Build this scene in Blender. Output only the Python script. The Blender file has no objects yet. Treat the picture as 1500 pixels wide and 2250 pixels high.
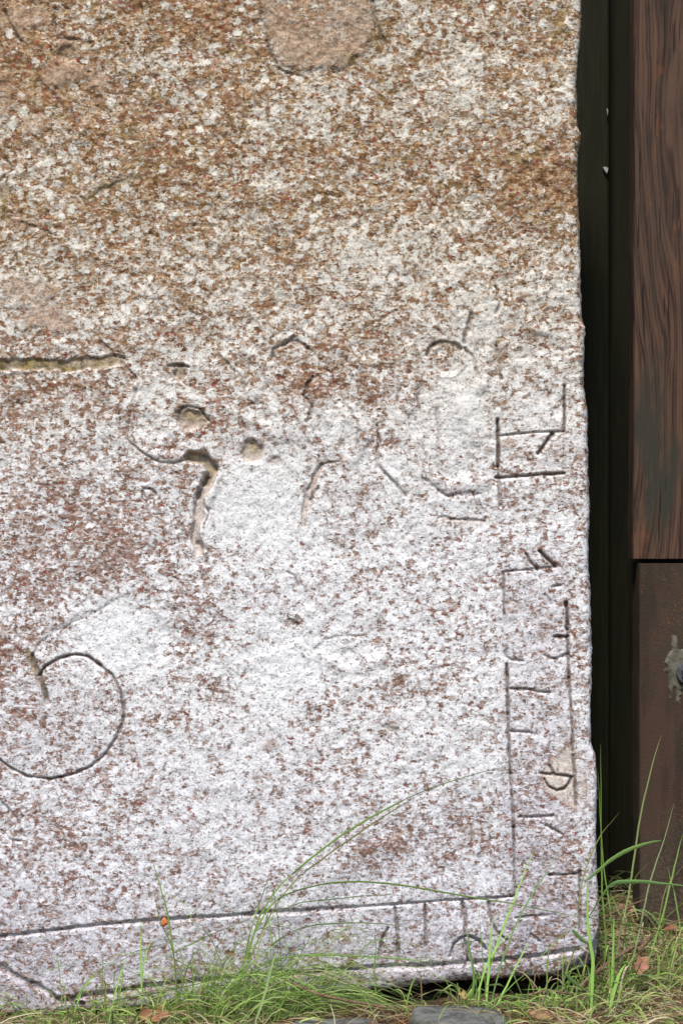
import bpy, bmesh, math, random
import numpy as np
from mathutils import Vector
R = math.radians
S = 0.0006            # metres per photo pixel on the slab's face
D = 2.4               # camera distance to the slab's face
CZ = (2160-1125)*S
rng = np.random.default_rng(7); random.seed(7)

# ------------------------------------------------------------------ camera, world, sun, exposure
sc = bpy.context.scene
cam = bpy.data.cameras.new('camera'); co = bpy.data.objects.new('camera', cam); sc.collection.objects.link(co)
co.location = (0, -D, CZ); co.rotation_euler = (R(90), 0, 0)
cam.sensor_fit = 'VERTICAL'; cam.sensor_height = 36; cam.lens = 36*D/(2250*S)
cam.clip_start = .05; cam.clip_end = 500
cam.dof.use_dof = True; cam.dof.focus_distance = D; cam.dof.aperture_fstop = 9
sc.camera = co
w = bpy.data.worlds.new("World"); sc.world = w; w.use_nodes = True
nt = w.node_tree; bg = nt.nodes['Background']
sky = nt.nodes.new('ShaderNodeTexSky'); sky.sky_type = 'NISHITA'; sky.sun_disc = False
SUN_EL, SUN_AZ = R(60), R(-14)      # azimuth measured from straight behind the camera, to its left
sky.sun_elevation = SUN_EL; sky.sun_rotation = R(180)+SUN_AZ*-1
nt.links.new(sky.outputs[0], bg.inputs[0]); bg.inputs[1].default_value = .10
sl = bpy.data.lights.new('sun', 'SUN'); so = bpy.data.objects.new('sun', sl); sc.collection.objects.link(so)
sl.energy = 2.9; sl.angle = R(8); sl.color = (1, .945, .87)
sdir = Vector((math.sin(SUN_AZ)*math.cos(SUN_EL), -math.cos(SUN_AZ)*math.cos(SUN_EL), math.sin(SUN_EL)))
so.rotation_euler = sdir.to_track_quat('Z', 'Y').to_euler()
sc.view_settings.view_transform = 'Standard'; sc.view_settings.look = 'None'
sc.view_settings.gamma = 1; sc.view_settings.use_curve_mapping = False
sc.view_settings.exposure = 0.62

# ------------------------------------------------------------------ helpers
COL = sc.collection
def P(px, py, d=0.0):          # the place at depth d behind the slab's face seen at photo pixel (px, py)
    k = (D+d)/D
    return Vector(((px-750)*S*k, d, CZ+(1125-py)*S*k))
def tag(o, label=None, cat=None, group=None, kind=None):
    if label: o['label'] = label
    if cat: o['category'] = cat
    if group: o['group'] = group
    if kind: o['kind'] = kind
    return o
def empty(name, loc):
    o = bpy.data.objects.new(name, None); COL.objects.link(o); o.location = loc; o.empty_display_size = .05
    return o
def link(name, me, mat, parent=None, smooth=False):
    o = bpy.data.objects.new(name, me); COL.objects.link(o)
    if mat: me.materials.append(mat)
    if smooth: me.polygons.foreach_set('use_smooth', [True]*len(me.polygons))
    if parent:
        o.parent = parent
        o.matrix_parent_inverse.identity()
        me.transform(__import__('mathutils').Matrix.Translation(-parent.location))
    return o
def np_mesh(name, V, F):       # F: (n,4) or (n,3)
    me = bpy.data.meshes.new(name); V = np.asarray(V, np.float32); F = np.asarray(F, np.int32)
    n, k = F.shape
    me.vertices.add(len(V)); me.vertices.foreach_set('co', V.ravel())
    me.loops.add(n*k); me.loops.foreach_set('vertex_index', F.ravel())
    me.polygons.add(n); me.polygons.foreach_set('loop_start', np.arange(0, n*k, k, dtype=np.int32))
    me.polygons.foreach_set('loop_total', np.full(n, k, np.int32))
    me.update(calc_edges=True); me.validate()
    return me
def col_attr(me, name, arr):
    a = me.color_attributes.new(name, 'FLOAT_COLOR', 'POINT')
    arr = np.asarray(arr, np.float32)
    if arr.shape[1] == 3: arr = np.hstack([arr, np.ones((len(arr), 1), np.float32)])
    a.data.foreach_set('color', arr.ravel())
_lat = rng.random((512, 512))
def vnoise(x, y):              # smooth value noise, -1..1
    xi = np.floor(x).astype(int); yi = np.floor(y).astype(int); fx = x-xi; fy = y-yi
    fx = fx*fx*fx*(fx*(fx*6-15)+10); fy = fy*fy*fy*(fy*(fy*6-15)+10)
    g = lambda a, b: _lat[a & 511, b & 511]
    return 2*((g(xi, yi)*(1-fx)+g(xi+1, yi)*fx)*(1-fy)+(g(xi, yi+1)*(1-fx)+g(xi+1, yi+1)*fx)*fy)-1
def fbm(x, y, sc_, o=3, r=.5, off=0.):
    t = 0; a = 1; s = 0
    for i in range(o):
        t = t+a*vnoise(x/sc_+off+17.3*i, y/sc_+off*1.7+9.1*i); s += a; a *= r; sc_ = sc_/2.03
    return t/s
def crop(pts, pad):
    a = min(p[0] for p in pts)-pad-20; b = max(p[0] for p in pts)+pad+80; c = min(p[1] for p in pts)-pad-90; e = max(p[1] for p in pts)+pad+180
    return slice(max(0, np.searchsorted(px, a)-1), np.searchsorted(px, b)+1), slice(max(0, np.searchsorted(py, c)-1), np.searchsorted(py, e)+1)
def seg_dist(X, Y, pts, pad):   # distance of grid points to a polyline, with the parameter along it
    full = X.shape; d0 = np.full(full, 1e6); t0 = np.zeros(full)
    sl = crop(pts, pad); X = X[sl]; Y = Y[sl]; d = d0[sl]; t = t0[sl]
    n = len(pts)-1
    for i in range(n):
        (x0, y0), (x1, y1) = pts[i], pts[i+1]
        m = (X > min(x0, x1)-pad) & (X < max(x0, x1)+pad) & (Y > min(y0, y1)-pad) & (Y < max(y0, y1)+pad)
        if not m.any(): continue
        xx, yy = X[m], Y[m]; L = (x1-x0)**2+(y1-y0)**2+1e-9
        u = np.clip(((xx-x0)*(x1-x0)+(yy-y0)*(y1-y0))/L, 0, 1)
        dd = np.hypot(xx-x0-u*(x1-x0), yy-y0-u*(y1-y0))
        b = dd < d[m]; dm = d[m]; dm[b] = dd[b]; d[m] = dm
        tm = t[m]; tm[b] = (i+u[b])/n; t[m] = tm
    d0[sl] = d; t0[sl] = t; return d0, t0
def ss(a, b, x):
    t = np.clip((x-a)/(b-a), 0, 1); return t*t*(3-2*t)
def spline(pts, n):
    pts = [Vector(p) for p in pts]; out = []; m = len(pts)-1
    for i in range(n+1):
        t = i/n*m; k = min(int(t), m-1); f = t-k
        p0 = pts[max(k-1, 0)]; p1 = pts[k]; p2 = pts[k+1]; p3 = pts[min(k+2, m)]
        out.append(.5*((2*p1)+(p2-p0)*f+(2*p0-5*p1+4*p2-p3)*f*f+(3*p1-p0-3*p2+p3)*f**3))
    return out
class N:                        # small node-tree writer
    def __init__(s, name):
        s.m = bpy.data.materials.new(name); s.m.use_nodes = True; s.t = s.m.node_tree; s.b = s.t.nodes['Principled BSDF']
        s.out = s.t.nodes['Material Output']
    def put(s, sock, v):
        if v is None: return
        if isinstance(v, bpy.types.NodeSocket): s.t.links.new(v, sock)
        elif isinstance(v, (tuple, list)) and len(v) == 3 and sock.type == 'RGBA': sock.default_value = (*v, 1)
        else: sock.default_value = v
    def node(s, typ, ins=None, **props):
        n = s.t.nodes.new('ShaderNode'+typ)
        for k, v in props.items(): setattr(n, k, v)
        for k, v in (ins or {}).items(): s.put(n.inputs[k], v)
        return n
    def math(s, op, a, b=0., c=None, clamp=False):
        n = s.t.nodes.new('ShaderNodeMath'); n.operation = op; n.use_clamp = clamp
        s.put(n.inputs[0], a); s.put(n.inputs[1], b)
        if c is not None: s.put(n.inputs[2], c)
        return n.outputs[0]
    def mix(s, f, a, b, mode='MIX'):
        n = s.t.nodes.new('ShaderNodeMix'); n.data_type = 'RGBA'; n.blend_type = mode
        s.put(n.inputs[0], f); s.put(n.inputs[6], a); s.put(n.inputs[7], b); return n.outputs[2]
    def obj(s, scale=(1, 1, 1), loc=(0, 0, 0), rot=(0, 0, 0)):
        c = s.node('TexCoord'); m = s.node('Mapping', {'Vector': c.outputs['Object'], 'Scale': scale, 'Location': loc, 'Rotation': rot})
        return m.outputs[0]
    def noise(s, vec, scale, detail=3., rough=.55, dist=0.):
        return s.node('TexNoise', {'Vector': vec, 'Scale': scale, 'Detail': detail, 'Roughness': rough, 'Distortion': dist}).outputs[0]
    def vor(s, vec, scale, feature='F1', out='Distance', rnd=1.):
        return s.node('TexVoronoi', {'Vector': vec, 'Scale': scale, 'Randomness': rnd}, feature=feature).outputs[out]
    def step(s, x, a, b):
        n = s.node('MapRange', {0: x, 1: a, 2: b, 3: 0., 4: 1.}, interpolation_type='SMOOTHSTEP'); return n.outputs[0]
    def attr(s, name):
        a = s.node('Attribute', attribute_name=name); q = s.node('SeparateColor', {0: a.outputs['Color']})
        return q.outputs[0], q.outputs[1], q.outputs[2]
    def bump(s, h, strength, dist):
        return s.node('Bump', {'Height': h, 'Strength': strength, 'Distance': dist}).outputs[0]
    def done(s, col, rough=.85, spec=.25, normal=None):
        s.put(s.b.inputs['Base Color'], col); s.put(s.b.inputs['Roughness'], rough); s.put(s.b.inputs['Specular IOR Level'], spec)
        if normal is not None: s.put(s.b.inputs['Normal'], normal)
        return s.m

# ------------------------------------------------------------------ materials
def mat_stone():
    n = N('lichen stone'); o = n.obj((1/S/1000,)*3)           # units of 1000 photo pixels
    os = n.obj((.62/S/1000, 1/S/1000, 1.25/S/1000), rot=(0, R(8), 0))
    dens, moss, bare = n.attr('mask_a'); light_tint, dirt, red = n.attr('mask_b')  # second mask: painted light gradient, dirt with shade, lilac shade
    def warp(vec, sc_, amt):
        q = n.node('TexNoise', {'Vector': vec, 'Scale': sc_, 'Detail': 2.}).outputs[1]
        q = n.node('VectorMath', {0: q, 1: (.5, .5, .5)}, operation='SUBTRACT').outputs[0]
        q = n.node('VectorMath', {0: q, 3: amt}, operation='SCALE').outputs[0]
        return n.node('VectorMath', {0: vec, 1: q}, operation='ADD').outputs[0]
    ow = warp(o, 110., .016); osw = warp(os, 130., .012)
    def cell(vec, sc_, ch=0):
        c_ = n.vor(vec, sc_, out='Color'); return n.node('SeparateColor', {0: c_}).outputs[ch]
    r1 = cell(ow, 92.); r2 = cell(osw, 185.); r3 = cell(ow, 92., 1); r4 = cell(osw, 185., 1)
    f1 = n.noise(o, 70., 4., .7); f2 = n.noise(os, 125., 3., .65); f3 = n.noise(o, 15., 2., .5)
    def w_(x, k): return n.math('MULTIPLY', n.math('SUBTRACT', x, .5), k)
    h = n.math('ADD', n.math('ADD', w_(r1, .50), w_(r2, .42)), n.math('ADD', w_(f1, 1.15), n.math('ADD', w_(f2, .8), w_(f3, .45))))
    h = n.math('ADD', h, n.math('MULTIPLY', n.math('SUBTRACT', dens, .495), 1.2))
    vb = n.node('TexVoronoi', {'Vector': warp(o, 60., .02), 'Scale': 36.})
    br = n.node('SeparateColor', {0: vb.outputs[1]}).outputs[0]
    blob = n.math('MULTIPLY', n.step(br, .62, .72), n.step(n.math('SUBTRACT', vb.outputs[0], n.math('MULTIPLY', br, .18)), .30, .12))
    blob = n.math('MULTIPLY', blob, n.math('SUBTRACT', 1., n.math('MULTIPLY', light_tint, .6)))
    h = n.math('ADD', h, n.math('MULTIPLY', blob, .42))
    lich = n.step(h, -.08, .10)
    lich = n.math('MULTIPLY', lich, n.math('SUBTRACT', 1., n.math('MULTIPLY', dirt, .93)))
    lich = n.math('MULTIPLY', lich, n.math('SUBTRACT', 1., n.math('MULTIPLY', moss, .8)))
    lich = n.math('MULTIPLY', lich, n.math('SUBTRACT', 1., n.math('MULTIPLY', n.step(bare, 0., .9), .8)))
    # the stone and its brown growth
    hue = n.noise(o, 30., 3., .6); hue2 = n.noise(n.obj((1/S/1000,)*3, (5, 3, 8)), 95., 2., .6)
    g1 = n.math('ADD', n.math('MULTIPLY', cell(osw, 150., 2), .45), n.math('MULTIPLY', n.noise(n.obj((1/S/1000,)*3, (4, 1, 7)), 140., 3., .7), .85))
    def ramp(x, stops):
        r_ = n.node('ValToRGB', {0: x}); e_ = r_.color_ramp.elements
        while len(e_) < len(stops): e_.new(.5)
        for q_, (p_, c_) in zip(e_, stops): q_.position = p_; q_.color = (*c_, 1)
        return r_.outputs[0]
    brown = ramp(g1, [(.28, (.042, .025, .012)), (.46, (.175, .088, .036)), (.62, (.31, .165, .078)), (.78, (.47, .32, .18)), (.92, (.62, .52, .40))])
    brown = n.mix(n.math('MULTIPLY', n.step(n.noise(n.obj((1/S/1000,)*3, (9, 1, 2)), 14., 4., .65), .50, .66), .55), brown, n.mix(g1, (.05, .035, .01), (.38, .28, .11)))
    cool = ramp(g1, [(.28, (.085, .052, .040)), (.46, (.22, .13, .10)), (.62, (.34, .215, .18)), (.78, (.50, .40, .37)), (.92, (.70, .63, .62))])
    stone = n.mix(light_tint, brown, cool)
    stone = n.mix(n.math('MULTIPLY', n.step(hue, .50, .60), .5), stone, n.mix(g1, (.09, .03, .017), (.36, .17, .115)))
    rs = n.step(n.vor(n.obj((1/S/1000,)*3, (2, 7, 4)), 60., out='Distance'), .30, .18)
    rs = n.math('MULTIPLY', rs, n.step(n.noise(o, 12., 3., .6), .44, .58))
    stone = n.mix(n.math('MULTIPLY', rs, .9), stone, (.30, .06, .045))
    bc = n.mix(n.step(n.noise(o, 150., 2., .6), .35, .65), (.42, .27, .175), (.58, .44, .32))
    bc = n.mix(n.math('MULTIPLY', n.step(g1, .62, .42), .55), bc, (.25, .15, .09))
    bc = n.mix(light_tint, bc, n.mix(n.step(n.noise(o, 90., 2., .6), .35, .65), (.60, .50, .44), (.80, .74, .69)))
    stone = n.mix(bare, stone, bc)
    ol = n.mix(n.step(n.noise(o, 55., 3., .65), .4, .62), (.13, .10, .030), (.36, .27, .10))
    stone = n.mix(n.math('MULTIPLY', moss, .9), stone, ol)
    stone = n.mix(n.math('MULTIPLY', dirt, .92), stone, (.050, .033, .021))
    wv = n.step(n.noise(n.obj((1/S/1000,)*3, (1, 4, 6)), 120., 3., .65), .34, .62)
    wv = n.math('MULTIPLY_ADD', wv, .45, n.math('MULTIPLY_ADD', r3, .35, n.math('MULTIPLY', r4, .25)), clamp=True)
    warm = n.mix(wv, (.28, .19, .11), (.74, .66, .54)); cold = n.mix(wv, (.50, .44, .445), (.92, .925, .95))
    lc = n.mix(light_tint, warm, cold)  # warm upper and cool lower light blended into the lichen colour
    core = n.step(h, .10, .42)
    lc = n.mix(n.math('MULTIPLY', core, .9), lc, n.mix(light_tint, (.76, .72, .63), (.93, .94, .96)))
    col = n.mix(lich, stone, lc)
    # grey-lilac shade painted over the lower lichen, then tiny dark fruiting bodies and pores
    lav_shade = n.math('MULTIPLY', red, .5)
    col = n.mix(n.math('MULTIPLY', lav_shade, lich), col, n.mix(r4, (.22, .17, .20), (.70, .66, .74)))
    pore = n.step(n.noise(n.obj((1/S/1000,)*3, (3, 3, 3)), 170., 3., .75), .53, .66)
    col = n.mix(n.math('MULTIPLY', pore, n.math('MULTIPLY_ADD', red, .2, .70)), col, n.mix(light_tint, (.085, .058, .032), (.12, .088, .075)))
    hb = n.math('ADD', n.math('MULTIPLY', lich, .5), n.math('MULTIPLY', n.noise(o, 180., 3., .7), .8))
    return n.done(col, .92, .12, n.bump(hb, .75, .0022))
def mat_wood():
    n = N('weathered brown timber'); o = n.obj((1, 1, .09)); 
    d = n.noise(n.obj((1, 1, .16), (3, 1, 2)), 9., 3., .5)
    x = n.node('SeparateXYZ', {0: n.obj((1, 1, 1))}).outputs[0]
    ph = n.math('ADD', n.math('MULTIPLY', x, 330.), n.math('MULTIPLY', d, 62.))
    ring = n.math('MULTIPLY_ADD', n.math('SINE', ph), .5, .5)
    fine = n.noise(o, 420., 4., .6)
    ring2 = n.math('MULTIPLY_ADD', n.math('SINE', n.math('ADD', n.math('MULTIPLY', x, 1100.), n.math('MULTIPLY', d, 150.))), .5, .5)
    ring = n.math('MULTIPLY_ADD', n.noise(o, 170., 4., .7), .9, n.math('MULTIPLY_ADD', ring, .38, n.math('MULTIPLY_ADD', ring2, .32, -.28)), clamp=True)
    ring = n.step(ring, .12, .85)
    c = n.mix(ring, (.034, .018, .012), (.118, .064, .040))
    c = n.mix(n.math('MULTIPLY', n.step(fine, .45, .75), .4), c, (.088, .056, .038))
    # grey-green weathering in streaks, stronger low down
    z = n.node('SeparateXYZ', {0: n.obj((1, 1, 1))}).outputs[2]
    low = n.step(z, 1.05, .62)
    g = n.math('MULTIPLY', n.math('MULTIPLY_ADD', low, .8, .25), n.step(n.noise(n.obj((1, 1, .25), (7, 7, 1)), 26., 4., .6), .42, .6))
    c = n.mix(g, c, (.042, .040, .029))
    r = n.step(n.noise(n.obj((1, 1, .3), (1, 9, 4)), 38., 4., .65), .6, .72)
    c = n.mix(n.math('MULTIPLY', r, .5), c, (.20, .075, .035))
    ck = n.step(n.noise(n.obj((1, 1, .035), (5, 2, 1)), 210., 2., .5), .63, .68)
    c = n.mix(n.math('MULTIPLY', ck, .9), c, (.014, .010, .008))
    return n.done(c, .8, .25, n.bump(n.math('ADD', n.math('MULTIPLY', ring, .6), fine), .5, .0015))
def mat_base():
    n = N('dark brown painted base'); o = n.obj()
    c = n.mix(n.step(n.noise(o, 14., 4., .6), .38, .62), (.075, .043, .030), (.058, .044, .030))
    st = n.step(n.noise(n.obj((1, 1, .12), (4, 4, 4)), 45., 4., .65), .48, .66)
    c = n.mix(n.math('MULTIPLY', st, .6), c, (.030, .024, .018))
    z = n.node('SeparateXYZ', {0: n.obj()}).outputs[2]
    sp = n.math('MULTIPLY', n.step(n.noise(o, 420., 3., .7), .56, .66), n.step(n.noise(o, 13., 4., .65), .46, .62))
    c = n.mix(n.math('MULTIPLY', sp, .8), c, (.27, .10, .045))
    soil = n.math('MULTIPLY', n.step(n.noise(o, 260., 4., .7), .42, .62), n.step(n.math('ADD', z, n.math('MULTIPLY', n.noise(o, 20., 3., .6), .12)), .26, .08))
    c = n.mix(n.math('MULTIPLY', soil, .7), c, (.12, .095, .065))
    c = n.mix(n.math('MULTIPLY', n.step(n.noise(o, 600., 3., .75), .56, .72), .5), c, (.12, .08, .06))
    c = n.mix(n.math('MULTIPLY', n.step(n.noise(n.obj((1, 1, 1), (2, 2, 2)), 500., 3., .75), .56, .72), .5), c, (.014, .011, .009))
    return n.done(c, .85, .2, n.bump(n.noise(o, 380., 4., .65), .6, .0018))
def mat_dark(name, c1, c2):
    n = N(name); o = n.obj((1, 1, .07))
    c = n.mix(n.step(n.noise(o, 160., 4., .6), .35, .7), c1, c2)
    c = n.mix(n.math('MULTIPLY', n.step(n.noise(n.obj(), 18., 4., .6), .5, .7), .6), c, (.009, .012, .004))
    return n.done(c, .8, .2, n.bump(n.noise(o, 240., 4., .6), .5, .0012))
def mat_simple(name, c1, c2, scale=80., rough=.8, bump=.0006, spec=.25, detail=4.):
    n = N(name); o = n.obj()
    c = n.mix(n.step(n.noise(o, scale, detail, .6), .35, .65), c1, c2)
    return n.done(c, rough, spec, n.bump(n.noise(o, scale*2.2, 4., .6), .6, bump))
def mat_blade(name, tr=.3):
    n = N(name); a = n.node('Attribute', attribute_name='tone').outputs['Color']
    c = n.mix(n.math('MULTIPLY', n.noise(n.obj(), 300., 2., .6), .35), a, (.25, .22, .10))
    n.done(c, .5, .35); n.put(n.b.inputs['Base Color'], c)
    t = n.node('BsdfTranslucent', {'Color': c}); ms = n.node('MixShader', {0: tr, 1: n.b.outputs[0], 2: t.outputs[0]})
    n.t.links.new(ms.outputs[0], n.out.inputs[0]); return n.m
M = dict(stone=mat_stone(), wood=mat_wood(), base=mat_base(),
    tar=mat_dark('dark green tarred board', (.009, .009, .003), (.017, .016, .006)),  # kept extra dark: shade behind the slab is in the board colour
    tar_shade=mat_dark('recess shaded tarred board', (.007, .007, .002), (.012, .011, .0035)),  # darker copy of the board: recess shade put into the colour
    iron=mat_simple('dull grey iron', (.05, .055, .065), (.11, .11, .11), 200., .55, .0005, .4),
    smear=mat_simple('pale lichen and mortar', (.075, .068, .045), (.16, .15, .115), 60.),
    chip=mat_simple('pale web tuft', (.3, .34, .28), (.45, .47, .42), 900.),
    grass=mat_blade('grass blades'), straw=mat_blade('dry straw', .15), leaf=mat_blade('dead leaf', .2),
    bark=mat_simple('twig bark', (.10, .055, .035), (.24, .15, .10), 400., .85, .001),
    flag=mat_simple('grey flagstone', (.065, .065, .06), (.15, .155, .15), 55., .85, .002),
    bud=mat_simple('orange dry bud', (.50, .10, .02), (.70, .26, .09), 400.))

# ------------------------------------------------------------------ ground
def gz(x, y):                   # terrain height; x, y in metres, arrays
    base = -.043+.022*ss(-.45, .35, x)                         # lower at the left under the slab
    back = ss(.0, .42, y)*(.052)
    front = -.012*ss(-.05, -.6, y)
    near = np.exp(-((x*.5)**2+(y*.5)**2))
    X = x*1000; Y = y*1000
    return base+back+front+near*(.007*fbm(X, Y, 90, 3)+.0035*fbm(X, Y, 22, 3, .6, 5.)+.0018*fbm(X, Y, 7, 2, .6, 9.))
def axis(lo, hi, a, b, st, coarse):
    fine = np.arange(a, b+st/2, st); l = []; k = a; s = st
    while k > lo: s *= 1.45; k -= s; l.append(max(k, lo))
    r = []; k = b; s = st
    while k < hi: s *= 1.45; k += s; r.append(min(k, hi))
    return np.array(l[::-1]+list(fine)+r)
gx = axis(-60, 60, -.62, .70, .0035, 1); gy = axis(-60, 60, -.32, .55, .0035, 1)
GX, GY = np.meshgrid(gx, gy, indexing='ij'); GZ = gz(GX, GY)
nx, ny = GX.shape; idx = np.arange(nx*ny).reshape(nx, ny)
F = np.stack([idx[:-1, :-1], idx[1:, :-1], idx[1:, 1:], idx[:-1, 1:]], -1).reshape(-1, 4)
def mat_ground():
    n = N('leaf litter soil'); o = n.obj()
    c = n.mix(n.step(n.noise(o, 60., 5., .7), .35, .65), (.035, .022, .014), (.12, .075, .05))
    c = n.mix(n.math('MULTIPLY', n.step(n.noise(n.obj((1, 2.5, 1), (3, 1, 1)), 170., 3., .65), .5, .66), .8), c, (.23, .14, .09))
    c = n.mix(n.math('MULTIPLY', n.step(n.noise(n.obj((1, 1, 1), (8, 1, 1)), 25., 4., .6), .5, .66), .7), c, (.05, .075, .02))
    return n.done(c, .95, .1, n.bump(n.noise(o, 260., 5., .7), .9, .004))
g = link('ground', np_mesh('ground', np.stack([GX, GY, GZ], -1).reshape(-1, 3), F), mat_ground(), smooth=True); tag(g, kind='structure')
def gzs(x, y): return float(gz(np.array([x]), np.array([y]))[0])

# ------------------------------------------------------------------ the carved slab
XL, YT = -420, -330            # the slab goes on past the frame, left and up
EDGE = np.array([(-330, 1290), (-100, 1280), (0, 1277), (80, 1275), (120, 1270), (180, 1265), (240, 1266), (278, 1268), (292, 1275), (312, 1274), (330, 1268), (400, 1268), (500, 1272), (600, 1275), (700, 1277), (718, 1284), (775, 1282), (850, 1281), (900, 1290), (1000, 1291), (1075, 1292), (1125, 1295), (1175, 1291), (1240, 1292), (1325, 1297), (1430, 1299), (1560, 1298), (1635, 1298), (1660, 1308), (1720, 1312), (1800, 1310), (1900, 1310), (1985, 1315), (2033, 1317), (2073, 1311), (2113, 1290), (2137, 1262), (2170, 1240)], float)
BOT = np.array([(-420, 2262), (-100, 2240), (0, 2234), (165, 2227), (330, 2216), (610, 2199), (720, 2190), (823, 2177), (903, 2168), (995, 2160), (1100, 2153), (1200, 2147), (1228, 2144), (1262, 2124), (1292, 2096), (1320, 2050)], float)
px = np.concatenate([np.linspace(XL, -40, 40, endpoint=False), np.arange(-40, 1300.1, 2.2)])
py = np.concatenate([np.linspace(YT, -40, 36, endpoint=False), np.arange(-40, 2200.1, 2.2)])
PX, PY = np.meshgrid(px, py, indexing='ij')
U = (PX-XL)/(px[-1]-XL); V = (PY-YT)/(py[-1]-YT)
X = PX.copy(); Y = PY.copy()
for _ in range(6):
    xr = np.interp(Y, EDGE[:, 0], EDGE[:, 1])+1.6*fbm(Y, Y*0, 14, 3, .6)+1.2*fbm(Y, Y*0+50, 5, 2)
    yb = np.interp(X, BOT[:, 0], BOT[:, 1])+4*fbm(X, X*0+9, 60, 3)+2.6*fbm(X, X*0+20, 11, 3)
    wx = np.clip((PX-900)/(px[-1]-900), 0, 1)**1.5; wy = np.clip((PY-1900)/(py[-1]-1900), 0, 1)**1.2
    X = PX+(xr-px[-1])*wx; Y = PY+(yb-py[-1])*wy
# heights in photo pixels, outward positive
low = ss(500, 1100, Y)
H = 3.0*fbm(X, Y, 420, 2)+4.2*fbm(X, Y, 130, 3, .5, 3.)+(3.6-1.3*low)*fbm(X, Y, 46, 3, .6, 5.)
H += (2.5-.8*low)*fbm(X, Y, 15, 3, .6, 8.)
dens_v = np.array([[.30, .38, .34, .50, .46, .46, .50], [.40, .44, .42, .48, .50, .52, .50], [.50, .42, .42, .46, .48, .46, .38],
    [.58, .50, .56, .58, .58, .56, .52], [.50, .52, .58, .54, .50, .68, .62], [.50, .50, .54, .68, .62, .74, .64],
    [.48, .50, .60, .76, .70, .72, .64], [.40, .70, .60, .74, .70, .66, .62], [.54, .64, .72, .70, .66, .68, .62],
    [.58, .58, .70, .72, .62, .66, .58], [.58, .60, .66, .66, .64, .62, .58], [.52, .56, .56, .6, .58, .56, .52]])
cx = np.clip(X/200, 0, 5.999); cy = np.clip(Y/200, 0, 10.999); ix = cx.astype(int); iy = cy.astype(int); fx = ss(0, 1, cx-ix); fy = ss(0, 1, cy-iy)
dens = (dens_v[iy, ix]*(1-fx)+dens_v[iy, ix+1]*fx)*(1-fy)+(dens_v[iy+1, ix]*(1-fx)+dens_v[iy+1, ix+1]*fx)*fy
dens = .5+(dens-.5)*.85+.02; dens += .10*fbm(X, Y, 110, 3, .55, 11.)+.10*fbm(X, Y, 40, 2, .5, 21.)
def gau(x, y, rx, ry=None):
    ry = ry or rx
    return np.exp(-((X-x)/rx)**2-((Y-y)/ry)**2)
for x, y, rx, ry, a in [(560, 1110, 105, 85, .45), (1010, 900, 60, 75, .32), (1180, 900, 60, 45, .2), (270, 1390, 110, 65, .38), (640, 1430, 150, 60, .12),
        (740, 930, 60, 35, .3), (850, 1030, 35, 30, .3), (1060, 700, 45, 60, .25), (430, 1400, 60, 60, -.15), (300, 1180, 90, 60, -.12), (1180, 390, 80, 60, -.22), (380, 350, 120, 60, -.15),
        (860, 1860, 70, 50, -.25), (1030, 1830, 40, 40, -.2), (60, 300, 80, 60, .08), (330, 970, 50, 60, .2), (330, 870, 40, 50, .2), (680, 850, 60, 40, -.25),
        (850, 560, 160, 60, .12), (620, 1500, 80, 80, .12), (200, 1560, 60, 60, -.06), (150, 1240, 200, 70, -.04), (640, 260, 90, 60, .12), (1000, 170, 60, 60, .15),
        (110, 150, 80, 60, -.2), (480, 60, 90, 50, -.1), (560, 200, 70, 40, -.1), (870, 1500, 40, 20, -.35), (650, 1370, 25, 15, -.35), (1200, 660, 60, 50, .2)]:
    dens += a*gau(x, y, rx, ry)
moss = np.zeros_like(X); bare = np.zeros_like(X); dirt = np.zeros_like(X)  # last mask: groove dirt, plus painted shade at pit lips and foot
light_tint = np.clip(ss(420, 1350, Y+40*fbm(X, Y, 150, 2))*.8+ss(1500, 2050, Y)*.2, 0, 1)  # ambient light painted as colour: warm and dim above, cool below
# fine irregular creases where the surface has flaked
wob = lambda s: (fbm(X, Y, 16, 2, .5, s)*3.0, fbm(X, Y, 16, 2, .5, s+31)*3.0)
wx1, wy1 = wob(2.)
XW, YW = X+wx1, Y+wy1
#NA
NA = fbm(X, Y, 26, 2, .5, 40.); NB = fbm(X, Y, 20, 2, .5, 60.); NC = fbm(X, Y, 9, 2, .6, 61.); ND = fbm(X, Y, 14, 3, .6, 62.)
def groove(pts, wd, dep, dirty=.8, wander=True, patchy=.0, seed=0.):
    global H, dirt
    d, t = seg_dist(XW if wander else X, YW if wander else Y, pts, 40)
    sl = crop(pts, 40); d = d[sl]; seed = int(seed*10)
    q = np.roll(NA, (seed*37, seed*91), (0, 1))[sl]
    k = np.clip(1-patchy*(.5+.5*np.sign(q)*np.abs(q)**.5), 0, 1)
    wv = wd*(1+.3*NB[sl]); d = d+1.3*NC[sl]; wv = wv*1.12
    p = ss(1, .15, d/wv)*k
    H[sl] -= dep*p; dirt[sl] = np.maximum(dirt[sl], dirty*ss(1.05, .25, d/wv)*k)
def rim(pts, wd, hgt):
    global H
    d, t = seg_dist(XW, YW, pts, 60); H = H+hgt*ss(1, 0, d/wd)
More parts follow.
